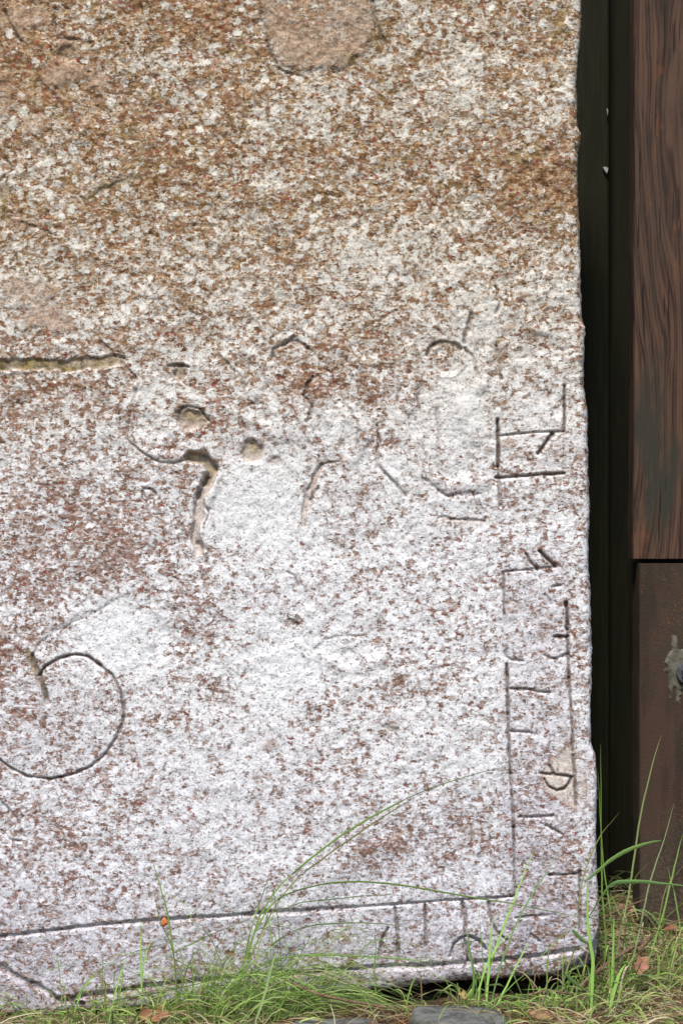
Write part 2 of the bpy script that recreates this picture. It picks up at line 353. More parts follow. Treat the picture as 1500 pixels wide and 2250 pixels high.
def step_edge(pts, side, wd, dep, dirty=.5):   # a scarp: one side of the line sits lower and fades out
    global H, dirt
    for i in range(len(pts)-1):
        pass
    d, t = seg_dist(XW, YW, pts, 90)
    # signed by nearest segment
    sg = np.zeros_like(X)
    best = np.full(X.shape, 1e6)
    for i in range(len(pts)-1):
        (x0, y0), (x1, y1) = pts[i], pts[i+1]
        m = (XW > min(x0, x1)-90) & (XW < max(x0, x1)+90) & (YW > min(y0, y1)-90) & (YW < max(y0, y1)+90)
        xx, yy = XW[m], YW[m]; L = (x1-x0)**2+(y1-y0)**2; u = np.clip(((xx-x0)*(x1-x0)+(yy-y0)*(y1-y0))/L, 0, 1)
        dd = np.hypot(xx-x0-u*(x1-x0), yy-y0-u*(y1-y0)); cr = (x1-x0)*(yy-y0)-(y1-y0)*(xx-x0)
        bm = best[m]; sm = sg[m]; b = dd < bm; bm[b] = dd[b]; sm[b] = np.sign(cr[b]); best[m] = bm; sg[m] = sm
    s = d*sg*side; endf = ss(0, .12, t)*ss(1, .88, t)
    H = H-dep*endf*ss(-9, 8, s)*ss(wd, 0, s)
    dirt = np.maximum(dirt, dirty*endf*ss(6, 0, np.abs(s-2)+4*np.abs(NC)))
def pit(x, y, rx, ry, dep, b=.9, ms=.4, flat=.6):
    global H, bare, moss, dirt
    r = np.sqrt(((XW-x)/rx)**2+((YW-y)/ry)**2)+.28*ND+.15*NB-.12; k = ss(1, flat-.15, r)
    H = H-dep*k; bare = np.maximum(bare, b*k); moss = np.maximum(moss, ms*k*ss(ry*.6, -ry*.6, Y-y+3*wx1))
    dirt = np.maximum(dirt, .55*ss(.3, 0, np.abs(r-.9))*ss(.3, -.8, (Y-y)/ry))  # upper lip of the hollow darkened: overhang shade put into the colour
# top plate and tan patches
def poly_sd(pts):
    pts = list(pts); ins = np.zeros(X.shape, bool)
    for i in range(len(pts)):
        (x0, y0), (x1, y1) = pts[i], pts[(i+1) % len(pts)]
        c = ((y0 > YW) != (y1 > YW)); xc = (x1-x0)*(YW-y0)/((y1-y0) or 1e-9)+x0
        ins ^= c & (XW < xc)
    d, _ = seg_dist(XW, YW, pts+[pts[0]], 60); return np.where(ins, np.minimum(d, 60), -np.minimum(d, 60))
pl = poly_sd([(560, -80), (572, 0), (578, 55), (592, 110), (618, 145), (645, 158), (700, 155), (760, 148), (805, 110), (822, 60), (812, 0), (800, -80)])
pl = pl+6*NB+5*ND; H += 3.5*ss(-4, 9, pl); bare = np.maximum(bare, ss(-4, 14, pl)*(.75+.3*fbm(X, Y, 45, 2, .5, 70.)-.55*gau(690, 15, 80, 45)))
groove([(566, -60), (570, 5), (578, 60), (590, 108), (612, 150), (640, 164)], 5.5, 4.5, .65, patchy=.45)
groove([(640, 164), (690, 172), (745, 160), (780, 140)], 4, 1.5, .25, patchy=.9)
groove([(806, -60), (816, 0), (828, 50), (845, 95)], 7, 5, .7, patchy=.3)
moss = np.maximum(moss, .8*gau(775, 130, 30, 12)); moss = np.maximum(moss, .5*gau(835, 70, 20, 50))
for a in [dict(p=[(0, 10), (22, 50), (48, 92)], w=6, d=5), dict(p=[(-30, 30), (0, 60), (20, 100)], w=3, d=3), dict(p=[(122, 20), (120, 55), (128, 84), (165, 88), (205, 92)], w=6, d=5),
          dict(p=[(245, 30), (262, 68), (290, 110)], w=4, d=3), dict(p=[(300, -30), (316, 40), (345, 85)], w=4, d=3), dict(p=[(55, 130), (85, 170), (120, 215), (140, 232)], w=5, d=3),
          dict(p=[(170, 428), (188, 440), (225, 418), (272, 396)], w=5, d=4), dict(p=[(288, 445), (305, 410), (332, 368)], w=3.5, d=3), dict(p=[(0, 330), (28, 372), (0, 400)], w=4, d=3),
          dict(p=[(48, 490), (95, 505), (125, 520)], w=5, d=3), dict(p=[(180, 285), (212, 320)], w=4, d=3), dict(p=[(235, 205), (290, 208)], w=5, d=3), dict(p=[(210, 400), (215, 350)], w=3, d=2),
          dict(p=[(500, 240), (512, 285)], w=3, d=2), dict(p=[(700, 425), (750, 432)], w=4, d=3), dict(p=[(545, 300), (520, 340)], w=3, d=2)]:
    groove(a['p'], a['w']*.9, a['d']*.9, .65, patchy=.5)
moss = np.maximum(moss, .75*ss(12, 2, seg_dist(XW, YW, [(185, 438), (225, 416), (300, 390)], 40)[0]))
moss = np.maximum(moss, .6*ss(14, 2, seg_dist(XW, YW, [(0, 440), (20, 410), (5, 470), (18, 480)], 40)[0]))
for x, y, rx, ry, b in [(60, 40, 55, 32, .6), (150, 105, 30, 22, .8), (135, 165, 45, 28, .85), (215, 178, 26, 20, .7), (60, 640, 70, 32, .55), (110, 700, 70, 28, .7), (80, 275, 35, 22, .4), (10, 210, 30, 50, .5)]:
    q = ss(1.15, .6, np.hypot((XW-x)/rx, (YW-y)/ry)+.5*fbm(X, Y, 30, 2, .5, 77.)); bare = np.maximum(bare, b*q); H += 2.0*q
pit(145, 118, 26, 18, 6, .4, .5)
# olive band
d, t = seg_dist(XW, YW, [(-60, 803), (60, 800), (150, 802), (240, 794), (268, 790)], 40)
q = ss(16, 9, d+3*fbm(X, Y, 18, 2)); H -= 5*q; moss = np.maximum(moss, q*(.8+.5*fbm(X, Y, 30, 2, .5, 44.))); bare = np.maximum(bare, .5*q)
groove([(-10, 822), (40, 826), (70, 820)], 5, 2, .4, patchy=.5)
groove([(222, 752), (240, 762), (252, 782)], 4, 4, .7)
groove([(268, 795), (296, 825), (304, 850), (292, 880), (286, 930)], 4, 3, .6, patchy=.4)
groove([(282, 930), (280, 965), (305, 988), (330, 1006), (352, 1018), (385, 1016), (415, 1008)], 4.5, 4, .75, patchy=.25)
rim([(292, 880), (292, 930), (300, 980), (340, 1000), (400, 1004)], 16, 2.5)
pit(395, 824, 15, 20, 7, .9, .35); pit(420, 922, 36, 28, 8, .85, .9); pit(551, 994, 31, 30, 7, .9, .75); pit(602, 1016, 18, 14, 3, .5, 0)
groove([(372, 806), (395, 802), (412, 806)], 5, 5, .8); groove([(395, 905), (412, 893), (440, 896), (462, 930)], 4, 4, .6, patchy=.3)
moss = np.maximum(moss, .7*gau(398, 806, 16, 7))
# the question-mark scar
def scar(pts, wd, dep, b, ms):
    global H, bare, moss, dirt
    d, t = seg_dist(XW, YW, pts, 50); wv = wd*(.8+.5*fbm(X, Y, 40, 2, .5, 90.))
    q = ss(1, .45, d/wv); H = H-dep*q; bare = np.maximum(bare, b*q); moss = np.maximum(moss, ms*q)
scar([(415, 1006), (450, 1008), (468, 1032), (460, 1062), (440, 1090), (436, 1130), (428, 1180), (438, 1208)], 19, 10, .9, .0)
scar([(418, 1004), (452, 1012), (466, 1035), (452, 1060)], 17, 4, .4, .75)
groove([(455, 1050), (440, 1072), (434, 1095)], 8, 6, .75); groove([(448, 1108), (462, 1128), (448, 1150)], 3, 3, .7, patchy=.2)
groove([(436, 1190), (446, 1212), (456, 1238)], 5, 4, .55); groove([(405, 1003), (430, 998), (462, 1006), (476, 1030)], 4, 3, .5, patchy=.3)
rim([(478, 1045), (470, 1080), (458, 1110)], 12, 4)
groove([(312, 1095), (318, 1074), (338, 1076), (345, 1090)], 4, 4, .6, patchy=.2)
scar([(708, 1025), (690, 1055), (678, 1090), (670, 1130), (668, 1155)], 13, 5, .9, 0)
groove([(745, 1014), (705, 1022), (688, 1045)], 4, 4, .6, patchy=.3); groove([(700, 1072), (688, 1084), (682, 1098)], 5, 5, .8); moss = np.maximum(moss, .6*gau(725, 1015, 35, 7))
groove([(598, 792), (600, 768), (620, 758), (645, 742)], 5, 5, .65); groove([(640, 748), (665, 757), (690, 778)], 5, 4, .55, patchy=.3)
rim([(608, 775), (614, 795), (618, 820)], 14, 5); rim([(620, 745), (650, 735)], 12, 3)
groove([(688, 826), (676, 845), (668, 870), (688, 892), (682, 915), (672, 925)], 5, 5, .75, patchy=.3)
rim([(690, 850), (700, 900), (720, 925)], 18, 4)
groove([(800, 724), (840, 700), (870, 682)], 4, 3, .5, patchy=.4)
ang = [(980+38*math.cos(a), 792+38*math.sin(a)*.95) for a in np.linspace(0, 2*math.pi, 25)]
rim(ang[:9], 9, 3.5); rim(ang[11:20], 10, 3); groove([(938, 778), (948, 760), (965, 752), (995, 756), (1012, 764)], 6, 6, .8, patchy=.15); moss = np.maximum(moss, .5*gau(965, 757, 40, 10))
groove([(1034, 690), (1030, 715), (1020, 740), (1020, 752)], 6, 6, .7, patchy=.25); rim([(1046, 690), (1044, 760)], 12, 4)
groove([(952, 808), (970, 826), (1000, 822), (1016, 800)], 3, 3, .45, patchy=.4)
for p in [[(1022, 765), (1040, 790), (1052, 830)], [(1090, 760), (1098, 800), (1100, 830)], [(1086, 630), (1100, 660), (1090, 690)]]: groove(p, 5, 5, .6, patchy=.45)
moss = np.maximum(moss, .6*gau(1098, 780, 14, 30)); moss = np.maximum(moss, .45*gau(1170, 930+500, 10, 10)); moss = np.maximum(moss, .5*gau(1220, 60, 20, 40)); moss = np.maximum(moss, .4*gau(1210, 150, 25, 20))
groove([(828, 935), (834, 965), (828, 1000), (832, 1022), (860, 1055), (888, 1088)], 5, 4, .55, patchy=.35); rim([(840, 1000), (846, 1030), (870, 1050)], 14, 4.5)
groove([(960, 880), (964, 940), (962, 1010), (970, 1045)], 6, 4, .4, patchy=.55); rim([(985, 840), (1010, 900), (1040, 960)], 30, 4)
for p, w1, h1 in [([(900, 770), (915, 830), (900, 900)], 22, 4), ([(1060, 690), (1075, 760), (1062, 850)], 24, 4.5), ([(930, 1040), (990, 1070), (1060, 1060)], 26, 4), ([(760, 900), (800, 960), (770, 1010)], 24, 4),
        ([(520, 760), (580, 800), (560, 870)], 24, 3.5), ([(330, 900), (370, 950), (350, 990)], 22, 3.5), ([(740, 760), (800, 800), (860, 790)], 20, 3.5), ([(500, 900), (560, 930), (620, 960)], 18, 3), ([(700, 1440), (760, 1470), (840, 1450)], 22, 3), ([(1130, 660), (1160, 720), (1200, 730)], 20, 3)]: rim(p, w1, h1)
for p in [[(912, 760), (930, 820), (918, 880), (930, 930)], [(744, 880), (770, 900), (790, 950), (780, 1000)], [(935, 1055), (980, 1090), (1050, 1085)], [(480, 780), (530, 830), (540, 880)], [(640, 900), (620, 950), (640, 1000)], [(860, 810), (880, 850), (870, 900)]]: groove(p, 5, 4, .5, patchy=.8)
groove([(968, 1138), (1000, 1141), (1030, 1143), (1064, 1147)], 5, 4, .6, patchy=.3); moss = np.maximum(moss, .45*gau(1020, 1146, 60, 10))
groove([(630, 1258), (645, 1265), (655, 1285)], 3, 2.5, .6); groove([(636, 1362), (655, 1372)], 5, 3, .6)
groove([(690, 1430), (715, 1405), (760, 1396), (800, 1398)], 4, 2.5, .35, patchy=.6); groove([(700, 1440), (708, 1490), (720, 1530)], 4, 2.5, .35, patchy=.6)
groove([(850, 1598), (870, 1604)], 9, 3, .4); moss = np.maximum(moss, .7*gau(862, 1602, 16, 10)); moss = np.maximum(moss, .5*gau(1030, 1830, 24, 10))
for x, y, r_, b in [(1120, 718, 18, .9), (1150, 650, 22, .6), (1112, 975, 24, .6), (1075, 988, 16, .6), (1262, 1240, 10, .3), (590, 1635, 26, .5)]:
    q = ss(1.1, .5, np.hypot(XW-x, (YW-y)*1.5)/r_); bare = np.maximum(bare, b*q); H += 1.5*q
# big scarp above the ring and its olive foot
step_edge([(300, 1300), (240, 1320), (200, 1345), (160, 1362), (110, 1392), (88, 1410), (74, 1440)], -1, 120, 3, .15)
dens += 0
groove([(236, 1330), (200, 1352), (160, 1370), (118, 1394), (92, 1410), (74, 1438), (56, 1452)], 3.4, 2, .4, patchy=.9)
groove([(72, 1440), (78, 1462), (88, 1480), (94, 1505), (101, 1530), (108, 1546)], 6.5, 6, .6); moss = np.maximum(moss, .8*ss(12, 3, seg_dist(XW, YW, [(60, 1430), (78, 1470), (92, 1500), (102, 1530)], 40)[0]))
groove([(8, 1765), (22, 1782), (38, 1800), (48, 1822), (56, 1838)], 4.5, 4, .6, patchy=.15); groove([(6, 1825), (25, 1845), (46, 1848)], 4, 3, .4, patchy=.5)
groove([(88, 1484), (100, 1464), (132, 1446), (164, 1438), (192, 1442), (220, 1462)], 5.0, 7, .95, False)
groove([(220, 1462), (248, 1486), (264, 1518), (273, 1554), (270, 1590), (256, 1622), (232, 1658), (200, 1684)], 4.6, 6, .85, False, patchy=.12)
groove([(200, 1684), (160, 1702), (112, 1712), (60, 1706), (24, 1688), (0, 1670), (-40, 1640), (-66, 1590), (-60, 1530)], 4.3, 5.5, .85, False)
# marginal inscription
dk = .97
for p, wd, dep, di in [([(1239, 848), (1240, 900), (1239, 948)], 4.5, 7, dk), ([(1239, 948), (1238, 1040)], 4, 4, .5), ([(1092, 922), (1094, 975), (1094, 1025)], 5.6, 9, dk), ([(1094, 1025), (1096, 1060), (1099, 1112)], 4.5, 5, .7),
        ([(1098, 958), (1130, 954), (1170, 950), (1237, 948)], 3.8, 5, .75), ([(1090, 1050), (1120, 1048), (1160, 1045), (1200, 1042), (1239, 1040)], 4.8, 7, .95), ([(1182, 996), (1198, 974), (1214, 952)], 5.4, 8, dk),
        ([(1185, 1211), (1200, 1226), (1218, 1243)], 5.6, 8, dk), ([(1156, 1218), (1162, 1232), (1180, 1251)], 5, 7, .9), ([(1102, 1257), (1140, 1254), (1175, 1250), (1222, 1245)], 3.6, 4, .6), ([(1106, 1260), (1107, 1310), (1107, 1352)], 4.2, 5, .84),
        ([(1216, 1288), (1231, 1286)], 4, 5, .8), ([(1198, 1308), (1210, 1330)], 4, 3, .4), ([(1243, 1325), (1246, 1355), (1247, 1385)], 6, 9, dk), ([(1247, 1385), (1248, 1440), (1249, 1490)], 4.6, 6.5, .9), ([(1249, 1490), (1254, 1560), (1258, 1620), (1258, 1650)], 4.4, 5, .84),
        ([(1218, 1399), (1246, 1399)], 4.4, 6, .9), ([(1196, 1440), (1206, 1447), (1224, 1446), (1246, 1437)], 4, 4.5, .7), ([(1108, 1432), (1111, 1442), (1122, 1450), (1150, 1452)], 4.4, 5, .6), ([(1113, 1460), (1115, 1520), (1116, 1570)], 5.2, 6.5, .85),
        ([(1116, 1570), (1118, 1650), (1121, 1700)], 4.4, 6, .85), ([(1121, 1700), (1125, 1760), (1128, 1820)], 4.8, 6.5, .85), ([(1128, 1820), (1130, 1900), (1131, 1968)], 4.8, 6, .85), ([(1122, 1513), (1160, 1515), (1182, 1520), (1207, 1521)], 4.2, 5.5, .85),
        ([(1122, 1607), (1150, 1608), (1168, 1611)], 4.2, 5.5, .8), ([(1187, 1699), (1215, 1702), (1256, 1707)], 4.4, 6.5, .9), ([(1195, 1712), (1203, 1727), (1222, 1737), (1240, 1732), (1250, 1720), (1256, 1708)], 4.6, 7, .88),
        ([(1207, 1684), (1216, 1699)], 5, 6, .75), ([(1259, 1660), (1262, 1710), (1265, 1770)], 5, 7, .82), ([(1140, 1796), (1180, 1795), (1216, 1792)], 4.2, 5.5, .75), ([(1200, 1814), (1236, 1834)], 4.4, 6, .8),
        ([(1205, 1923), (1235, 1923), (1268, 1920)], 4.2, 6, .8), ([(1273, 1915), (1274, 1980), (1274, 2045)], 5, 6, .84), ([(1132, 2018), (1170, 2014), (1204, 2012)], 5, 5, .8), ([(1166, 2054), (1186, 2070)], 4.5, 5, .8),
        # lower frame lines, wider
        ([(-60, 2064), (0, 2058), (128, 2043), (220, 2032), (312, 2025), (403, 2018), (500, 2013), (573, 2007)], 5.8, 7, .8), ([(573, 2007), (640, 2003), (702, 1999), (760, 1995)], 7.5, 7, .72), ([(760, 1995), (830, 1990), (940, 1982), (1050, 1976), (1131, 1970)], 4.6, 6, .72),
        ([(128, 2196), (257, 2180), (367, 2162), (500, 2150), (702, 2137), (793, 2128), (940, 2122), (1067, 2114), (1167, 2104), (1268, 2088)], 8.5, 9, .72),
        ([(-40, 2110), (0, 2124), (48, 2153), (92, 2172), (128, 2197), (180, 2206)], 10, 9, .6),
        ([(852, 2040), (838, 2069), (832, 2108)], 4.8, 6, .84), ([(868, 1996), (873, 2050), (876, 2110)], 4.8, 6.5, .84), ([(933, 1987), (935, 2030), (936, 2078)], 4.6, 6, .84), ([(1015, 1982), (1022, 2014), (1021, 2062), (1028, 2112)], 5.4, 7, .85),
        ([(990, 2102), (997, 2075), (1013, 2060), (1033, 2058), (1053, 2068), (1067, 2088)], 4.8, 6.5, .85), ([(1073, 1983), (1077, 2017), (1090, 2047), (1112, 2067)], 5, 6.5, .88)]:
    groove(p, wd, dep, di, False, patchy=.28 if di < .83 else .05, seed=p[0][0] % 7)
q = poly_sd([(1188, 1700), (1215, 1668), (1245, 1640), (1264, 1640), (1264, 1778), (1236, 1764), (1200, 1742)]); bare = np.maximum(bare, 1.0*ss(-4, 6, q+5*ND)); H += -.9*fbm(X, Y, 15, 3, .6, 8.)*ss(-4, 6, q)
bare = np.maximum(bare, .6*gau(1280, 1720, 22, 60)); dens -= .35*ss(-14, 6, q)
bare *= 1-.0*dirt
dens = np.clip(dens+.12*ss(1245, 1290, X)*fbm(X, Y, 60, 2), .02, 1)
dirt = np.maximum(dirt, .6*ss(-60, 5, Y-np.interp(X, BOT[:, 0], BOT[:, 1])+20*fbm(X, Y, 40, 2)))  # slab foot darkened with mossy dirt and painted shadow
# worn, rounded arrises
er = np.interp(Y, EDGE[:, 0], EDGE[:, 1])-X; eb = np.interp(X, BOT[:, 0], BOT[:, 1])-Y
rr = 16+5*fbm(X, Y, 60, 2, .5, 33.)
for e_, r_ in ((er, rr), (eb, rr*1.15*(1+.5*NB))):
    k = np.clip(1-e_/r_, 0, 1); H = H-r_*.9*(1-np.sqrt(np.clip(1-k*k, 0, 1)))
Vx = (X-750)*S; Vz = (2160-Y)*S; Vy = -H*S
nx, ny = X.shape; idx = np.arange(nx*ny).reshape(nx, ny)
F = np.stack([idx[:-1, :-1], idx[:-1, 1:], idx[1:, 1:], idx[1:, :-1]], -1).reshape(-1, 4)
verts = np.stack([Vx, Vy, Vz], -1).reshape(-1, 3)
A = np.stack([dens, moss, bare], -1).reshape(-1, 3); lav_shade = np.clip(.4*ss(1500, 1900, Y+60*fbm(X, Y, 120, 2))+1.0*ss(1840, 2160, Y+50*fbm(X, Y, 120, 2))+.5*gau(100, 1600, 160, 120)+.5*ss(1090, 1110, X)*ss(1262, 1240, X)*ss(1150, 1300, Y), 0, 1.6); B = np.stack([light_tint, dirt, lav_shade], -1).reshape(-1, 3)  # lilac mask: weaker light near the ground, painted into the lichen
# sides and back: the boundary loop swept to the slab's thickness, then a cap
loop = np.concatenate([idx[:-1, -1], idx[-1, ::-1][:-1], idx[::-1, 0][:-1], idx[0, :-1]])
rings = [loop]; allv = [verts]; aa = [A]; bb = [B]; n0 = len(verts)
for k, dp in enumerate((.006, .014, .024, .036, .05, .066, .084, .100, .112, .118)):
    q = verts[loop].copy(); nn = .0016*fbm(np.arange(len(loop))*2.2+0., np.full(len(loop), dp*1700), 24, 3)
    c = np.array([(430-750)*S, 0, (2160-950)*S]); dr = q-c; dr[:, 1] = 0; dr /= np.linalg.norm(dr, axis=1)[:, None]
    inset = {.112: .004, .118: .010}.get(dp, -.002)
    q = q+dr*(nn-inset)[:, None] if True else q; q[:, 1] = np.maximum(q[:, 1]*max(0, 1-dp*10), 0)+dp
    allv.append(q); aa.append(A[loop]*[.8, 1, .3]); bb.append(B[loop]); rings.append(np.arange(n0, n0+len(loop))); n0 += len(loop)
allv.append(np.array([[c[0], .12, c[2]]])); aa.append(A[:1]); bb.append(B[:1])
FF = [F]
for a_, b_ in zip(rings[:-1], rings[1:]):
    FF.append(np.stack([a_, b_, np.roll(b_, -1), np.roll(a_, -1)], -1))
L = rings[-1]; m = len(L)//2*2
FF.append(np.stack([L[0:m:2], np.full(m//2, n0), np.roll(L, -2)[0:m:2], np.roll(L, -1)[0:m:2]], -1))
allv = np.concatenate(allv); me = np_mesh('gravestone', allv, np.concatenate(FF))
col_attr(me, 'mask_a', np.concatenate(aa)); col_attr(me, 'mask_b', np.concatenate(bb))
slab = link('gravestone', me, M['stone'], smooth=True)
tag(slab, 'big weathered carved stone slab crusted with white lichen, standing upright on the grass', 'gravestone')

# ------------------------------------------------------------------ wall of dark boards behind
def box(bm, x0, x1, y0, y1, z0, z1, bev=0):
    r = bmesh.ops.create_cube(bm, size=1)
    for v in r['verts']:
        v.co = Vector(((x0+x1)/2+v.co.x*(x1-x0), (y0+y1)/2+v.co.y*(y1-y0), (z0+z1)/2+v.co.z*(z1-z0)))
    if bev: bmesh.ops.bevel(bm, geom=list({e for v in r['verts'] for e in v.link_edges}), offset=bev, segments=2, affect='EDGES')
def bmo(name, bm, mat, parent=None, smooth=False):
    me = bpy.data.meshes.new(name); bm.to_mesh(me); bm.free(); return link(name, me, mat, parent, smooth)
wd_ = .36
wall = empty('board_wall', (.2, wd_, 0)); tag(wall, 'dark green-black wall of vertical boards in the shade behind the slab', 'wall')
xa = P(1336, 0, wd_).x; xb = P(1400, 0, wd_+.05).x
edges = [(-1.95+.195*i, -1.95+.195*(i+1)) for i in range(11)]
xs = xa
i = 0
while xs > -1.6:                # boards going left from the visible one, each lapped 2 cm behind the next
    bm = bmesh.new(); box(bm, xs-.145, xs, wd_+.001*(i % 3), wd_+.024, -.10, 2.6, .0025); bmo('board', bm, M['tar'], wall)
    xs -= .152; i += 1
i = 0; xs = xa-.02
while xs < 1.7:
    bm = bmesh.new(); box(bm, xs, xs+.180, wd_+.055+.001*(i % 2), wd_+.08, -.10, 2.6, .0025); bmo('board', bm, M['tar_shade'], wall); xs += .184; i += 1
bm = bmesh.new(); box(bm, -1.6, 1.7, wd_+.084, wd_+.12, -.12, 2.6); bmo('backing', bm, M['tar_shade'], wall)
for (x, y, sz, asp) in [(1329, 374, 8, 1.2), (1333, 246, 2, 5)]:
    bm = bmesh.new(); c0 = P(x, y, wd_-.003); vs = []
    pts = [(-1, .9), (.2, 1), (1, .7), (.9, -.1), (.5, -1.1), (.1, -.6), (-.5, .1)]
    for dy, sc_ in ((-.002, .8), (.0035, 1)):
        vs.append([bm.verts.new(c0+Vector((a*sz*S*sc_*(1 if asp < 2 else .8), dy, b*sz*S*sc_*asp))) for a, b in pts])
    bm.faces.new(vs[0][::-1])
    for k in range(7): bm.faces.new((vs[0][k], vs[0][(k+1) % 7], vs[1][(k+1) % 7], vs[1][k]))
    bmesh.ops.recalc_face_normals(bm, faces=bm.faces); o = bmo('pale_flake', bm, M['chip'], wall)

# ------------------------------------------------------------------ timber post on its base
pd = .27
x0 = P(1394, 0, pd).x; zc = P(0, 1232, pd).z
post = empty('timber_post', (x0+.09, pd+.09, .02)); tag(post, 'reddish brown weathered timber post standing on a dark bolted base block', 'post')
# the upper timber: front face with its own slightly wavy arris
def timber(name, x0, x1, y0, y1, z0, z1, mat, lean, jag, parent):
    ns = 140; V = []; prof = [(0, .006), (.0015, .002), (.006, 0), (.03, 0), (.06, 0), (.09, 0), (.12, 0)]
    wdt = x1-x0
    sect = [(0, y1-y0), (0, .02), (0, .006), (.0015, .0015), (.006, 0)]+[(wdt*f, 0) for f in np.linspace(.08, .94, 14)]+[(wdt-.0015, .0015), (wdt, .006), (wdt, y1-y0)]
    V = []; 
    for k in range(ns+1):
        z = z0+(z1-z0)*k/ns
        sh = lean*(z-z0)+jag*float(fbm(np.array([z*1000]), np.array([x0*1000]), 60, 3)[0])
        for a, b in sect:
            r = .0012*float(fbm(np.array([a*1000]), np.array([z*60]), 5, 2, .5, 3.)[0]) if b == 0 else 0
            V.append((x0+a+sh, y0+b-r, z))
    m = len(sect); F = [(k*m+i, k*m+(i+1) % m, (k+1)*m+(i+1) % m, (k+1)*m+i) for k in range(ns) for i in range(m)]
    me = bpy.data.meshes.new(name); me.from_pydata(V, [], F+[tuple(range(m))[::-1], tuple(range(ns*m, ns*m+m))]); me.update()
    return link(name, me, mat, parent)
timber('upright', x0-.0035, x0+.175, pd, pd+.045, zc+.003, 2.5, M['wood'], .004, .0012, post)
xb0 = P(1403, 0, pd-.012).x
blk = timber('base_block', xb0, xb0+.17, pd-.012, pd+.05, -.06, zc-.004, M['base'], .0, .0009, post); blk['label'] = 'dark speckled base block'
# bolt with washer and the pale smear round it
bc = P(1505, 1478, pd-.012)
bm = bmesh.new(); 
r = bmesh.ops.create_cone(bm, segments=28, radius1=.0165, radius2=.0155, depth=.003, cap_ends=True)
bmesh.ops.rotate(bm, verts=r['verts'], cent=(0, 0, 0), matrix=__import__('mathutils').Matrix.Rotation(R(90), 3, 'X'))
r2 = bmesh.ops.create_cone(bm, segments=6, radius1=.0105, radius2=.0100, depth=.008, cap_ends=True)
bmesh.ops.rotate(bm, verts=r2['verts'], cent=(0, 0, 0), matrix=__import__('mathutils').Matrix.Rotation(R(90), 3, 'X'))
bmesh.ops.translate(bm, verts=r2['verts'], vec=(0, -.0055, 0))
bmesh.ops.translate(bm, verts=bm.verts, vec=bc+Vector((.002, -.0055, 0))); bmo('bolt', bm, M['iron'], post)
gw = 72; xs_ = np.linspace(-58, 58, gw); zs_ = np.linspace(-110, 85, 110); SX, SZ = np.meshgrid(xs_, zs_, indexing='ij')
rad = np.hypot(SX, SZ+8); f_ = 44+9*fbm(SX, SZ, 20, 3, .6, 2.)
msk = ss(5, -3, rad-f_)+.9*ss(9, 4, np.abs(SX+24+4*fbm(SX, SZ, 18, 2))) * ss(-105, -60, SZ)*ss(0, -20, SZ)*.8+.8*ss(6, 3, np.abs(SX+16+3*fbm(SX, SZ, 12, 2)))*ss(78, 60, SZ)*ss(0, 20, SZ)+.8*ss(5, 3, np.abs(SX+33))*ss(60, 45, SZ)*ss(0, 20, SZ)
msk -= 1.3*ss(.28, .5, fbm(SX+100, SZ, 15, 2, .5, 5.))*ss(20, 30, rad)
hh = np.clip(msk, 0, 1)*4.5+.6*fbm(SX, SZ, 7, 2)-1.2
V_ = np.stack([bc.x+SX*S*1.1, bc.y-hh*S, bc.z-SZ*S*1.1], -1).reshape(-1, 3); ii = np.arange(gw*110).reshape(gw, 110)
F_ = np.stack([ii[:-1, :-1], ii[1:, :-1], ii[1:, 1:], ii[:-1, 1:]], -1).reshape(-1, 4)
keep = (hh.reshape(-1)[F_].max(1) > .2); F_ = F_[keep]; us = np.unique(F_); rm = np.full(gw*110, -1); rm[us] = np.arange(len(us))
o = link('lichen_smear', np_mesh('lichen_smear', V_[us], rm[F_]), M['smear'], post, True)

# ------------------------------------------------------------------ flagstones in the front grass
def flag(px0, px1, dmid, depth, label, seed):
    c0 = P((px0+px1)/2, 2200, dmid); wdt = (px1-px0)*S; z = gzs(c0.x, dmid)+.004
    st = empty('flagstone', (c0.x, dmid, z)); rr_ = random.Random(seed)
    n_ = 40; V_ = []; 
    for r_, zz in ((0, .010), (.45, .0095), (.8, .010), (.94, .0088), (1.0, .004), (1.02, -.03)):
        for k in range(n_):
            a = 2*math.pi*k/n_; ca, sa = math.cos(a), math.sin(a); q = (abs(ca)**3.2+abs(sa)**3.2)**(-1/3.2)
            q *= 1+.06*math.sin(3*a+seed)+.03*math.sin(7*a+2*seed)
            V_.append((c0.x+ca*q*r_*wdt/2, dmid+sa*q*r_*depth/2, z+zz+.0012*math.sin(5*a+r_*9)))
    F_ = [(i*n_+k, i*n_+(k+1) % n_, (i+1)*n_+(k+1) % n_, (i+1)*n_+k) for i in range(5) for k in range(n_)]
    me = bpy.data.meshes.new('flagstone'); me.from_pydata(V_, [], F_+[tuple(range((5)*n_, 6*n_))[::-1]]); me.update()
    COL.objects.unlink(st); bpy.data.objects.remove(st)
    return tag(link('flagstone', me, M['flag'], smooth=True), label, 'flagstone')
flag(620, 860, -.16, .13, 'flat grey flagstone in the grass below the middle of the slab', 3)
flag(905, 1100, -.115, .09, 'smaller flat grey stone half buried in grass below the slab, right of the larger flagstone', 8)

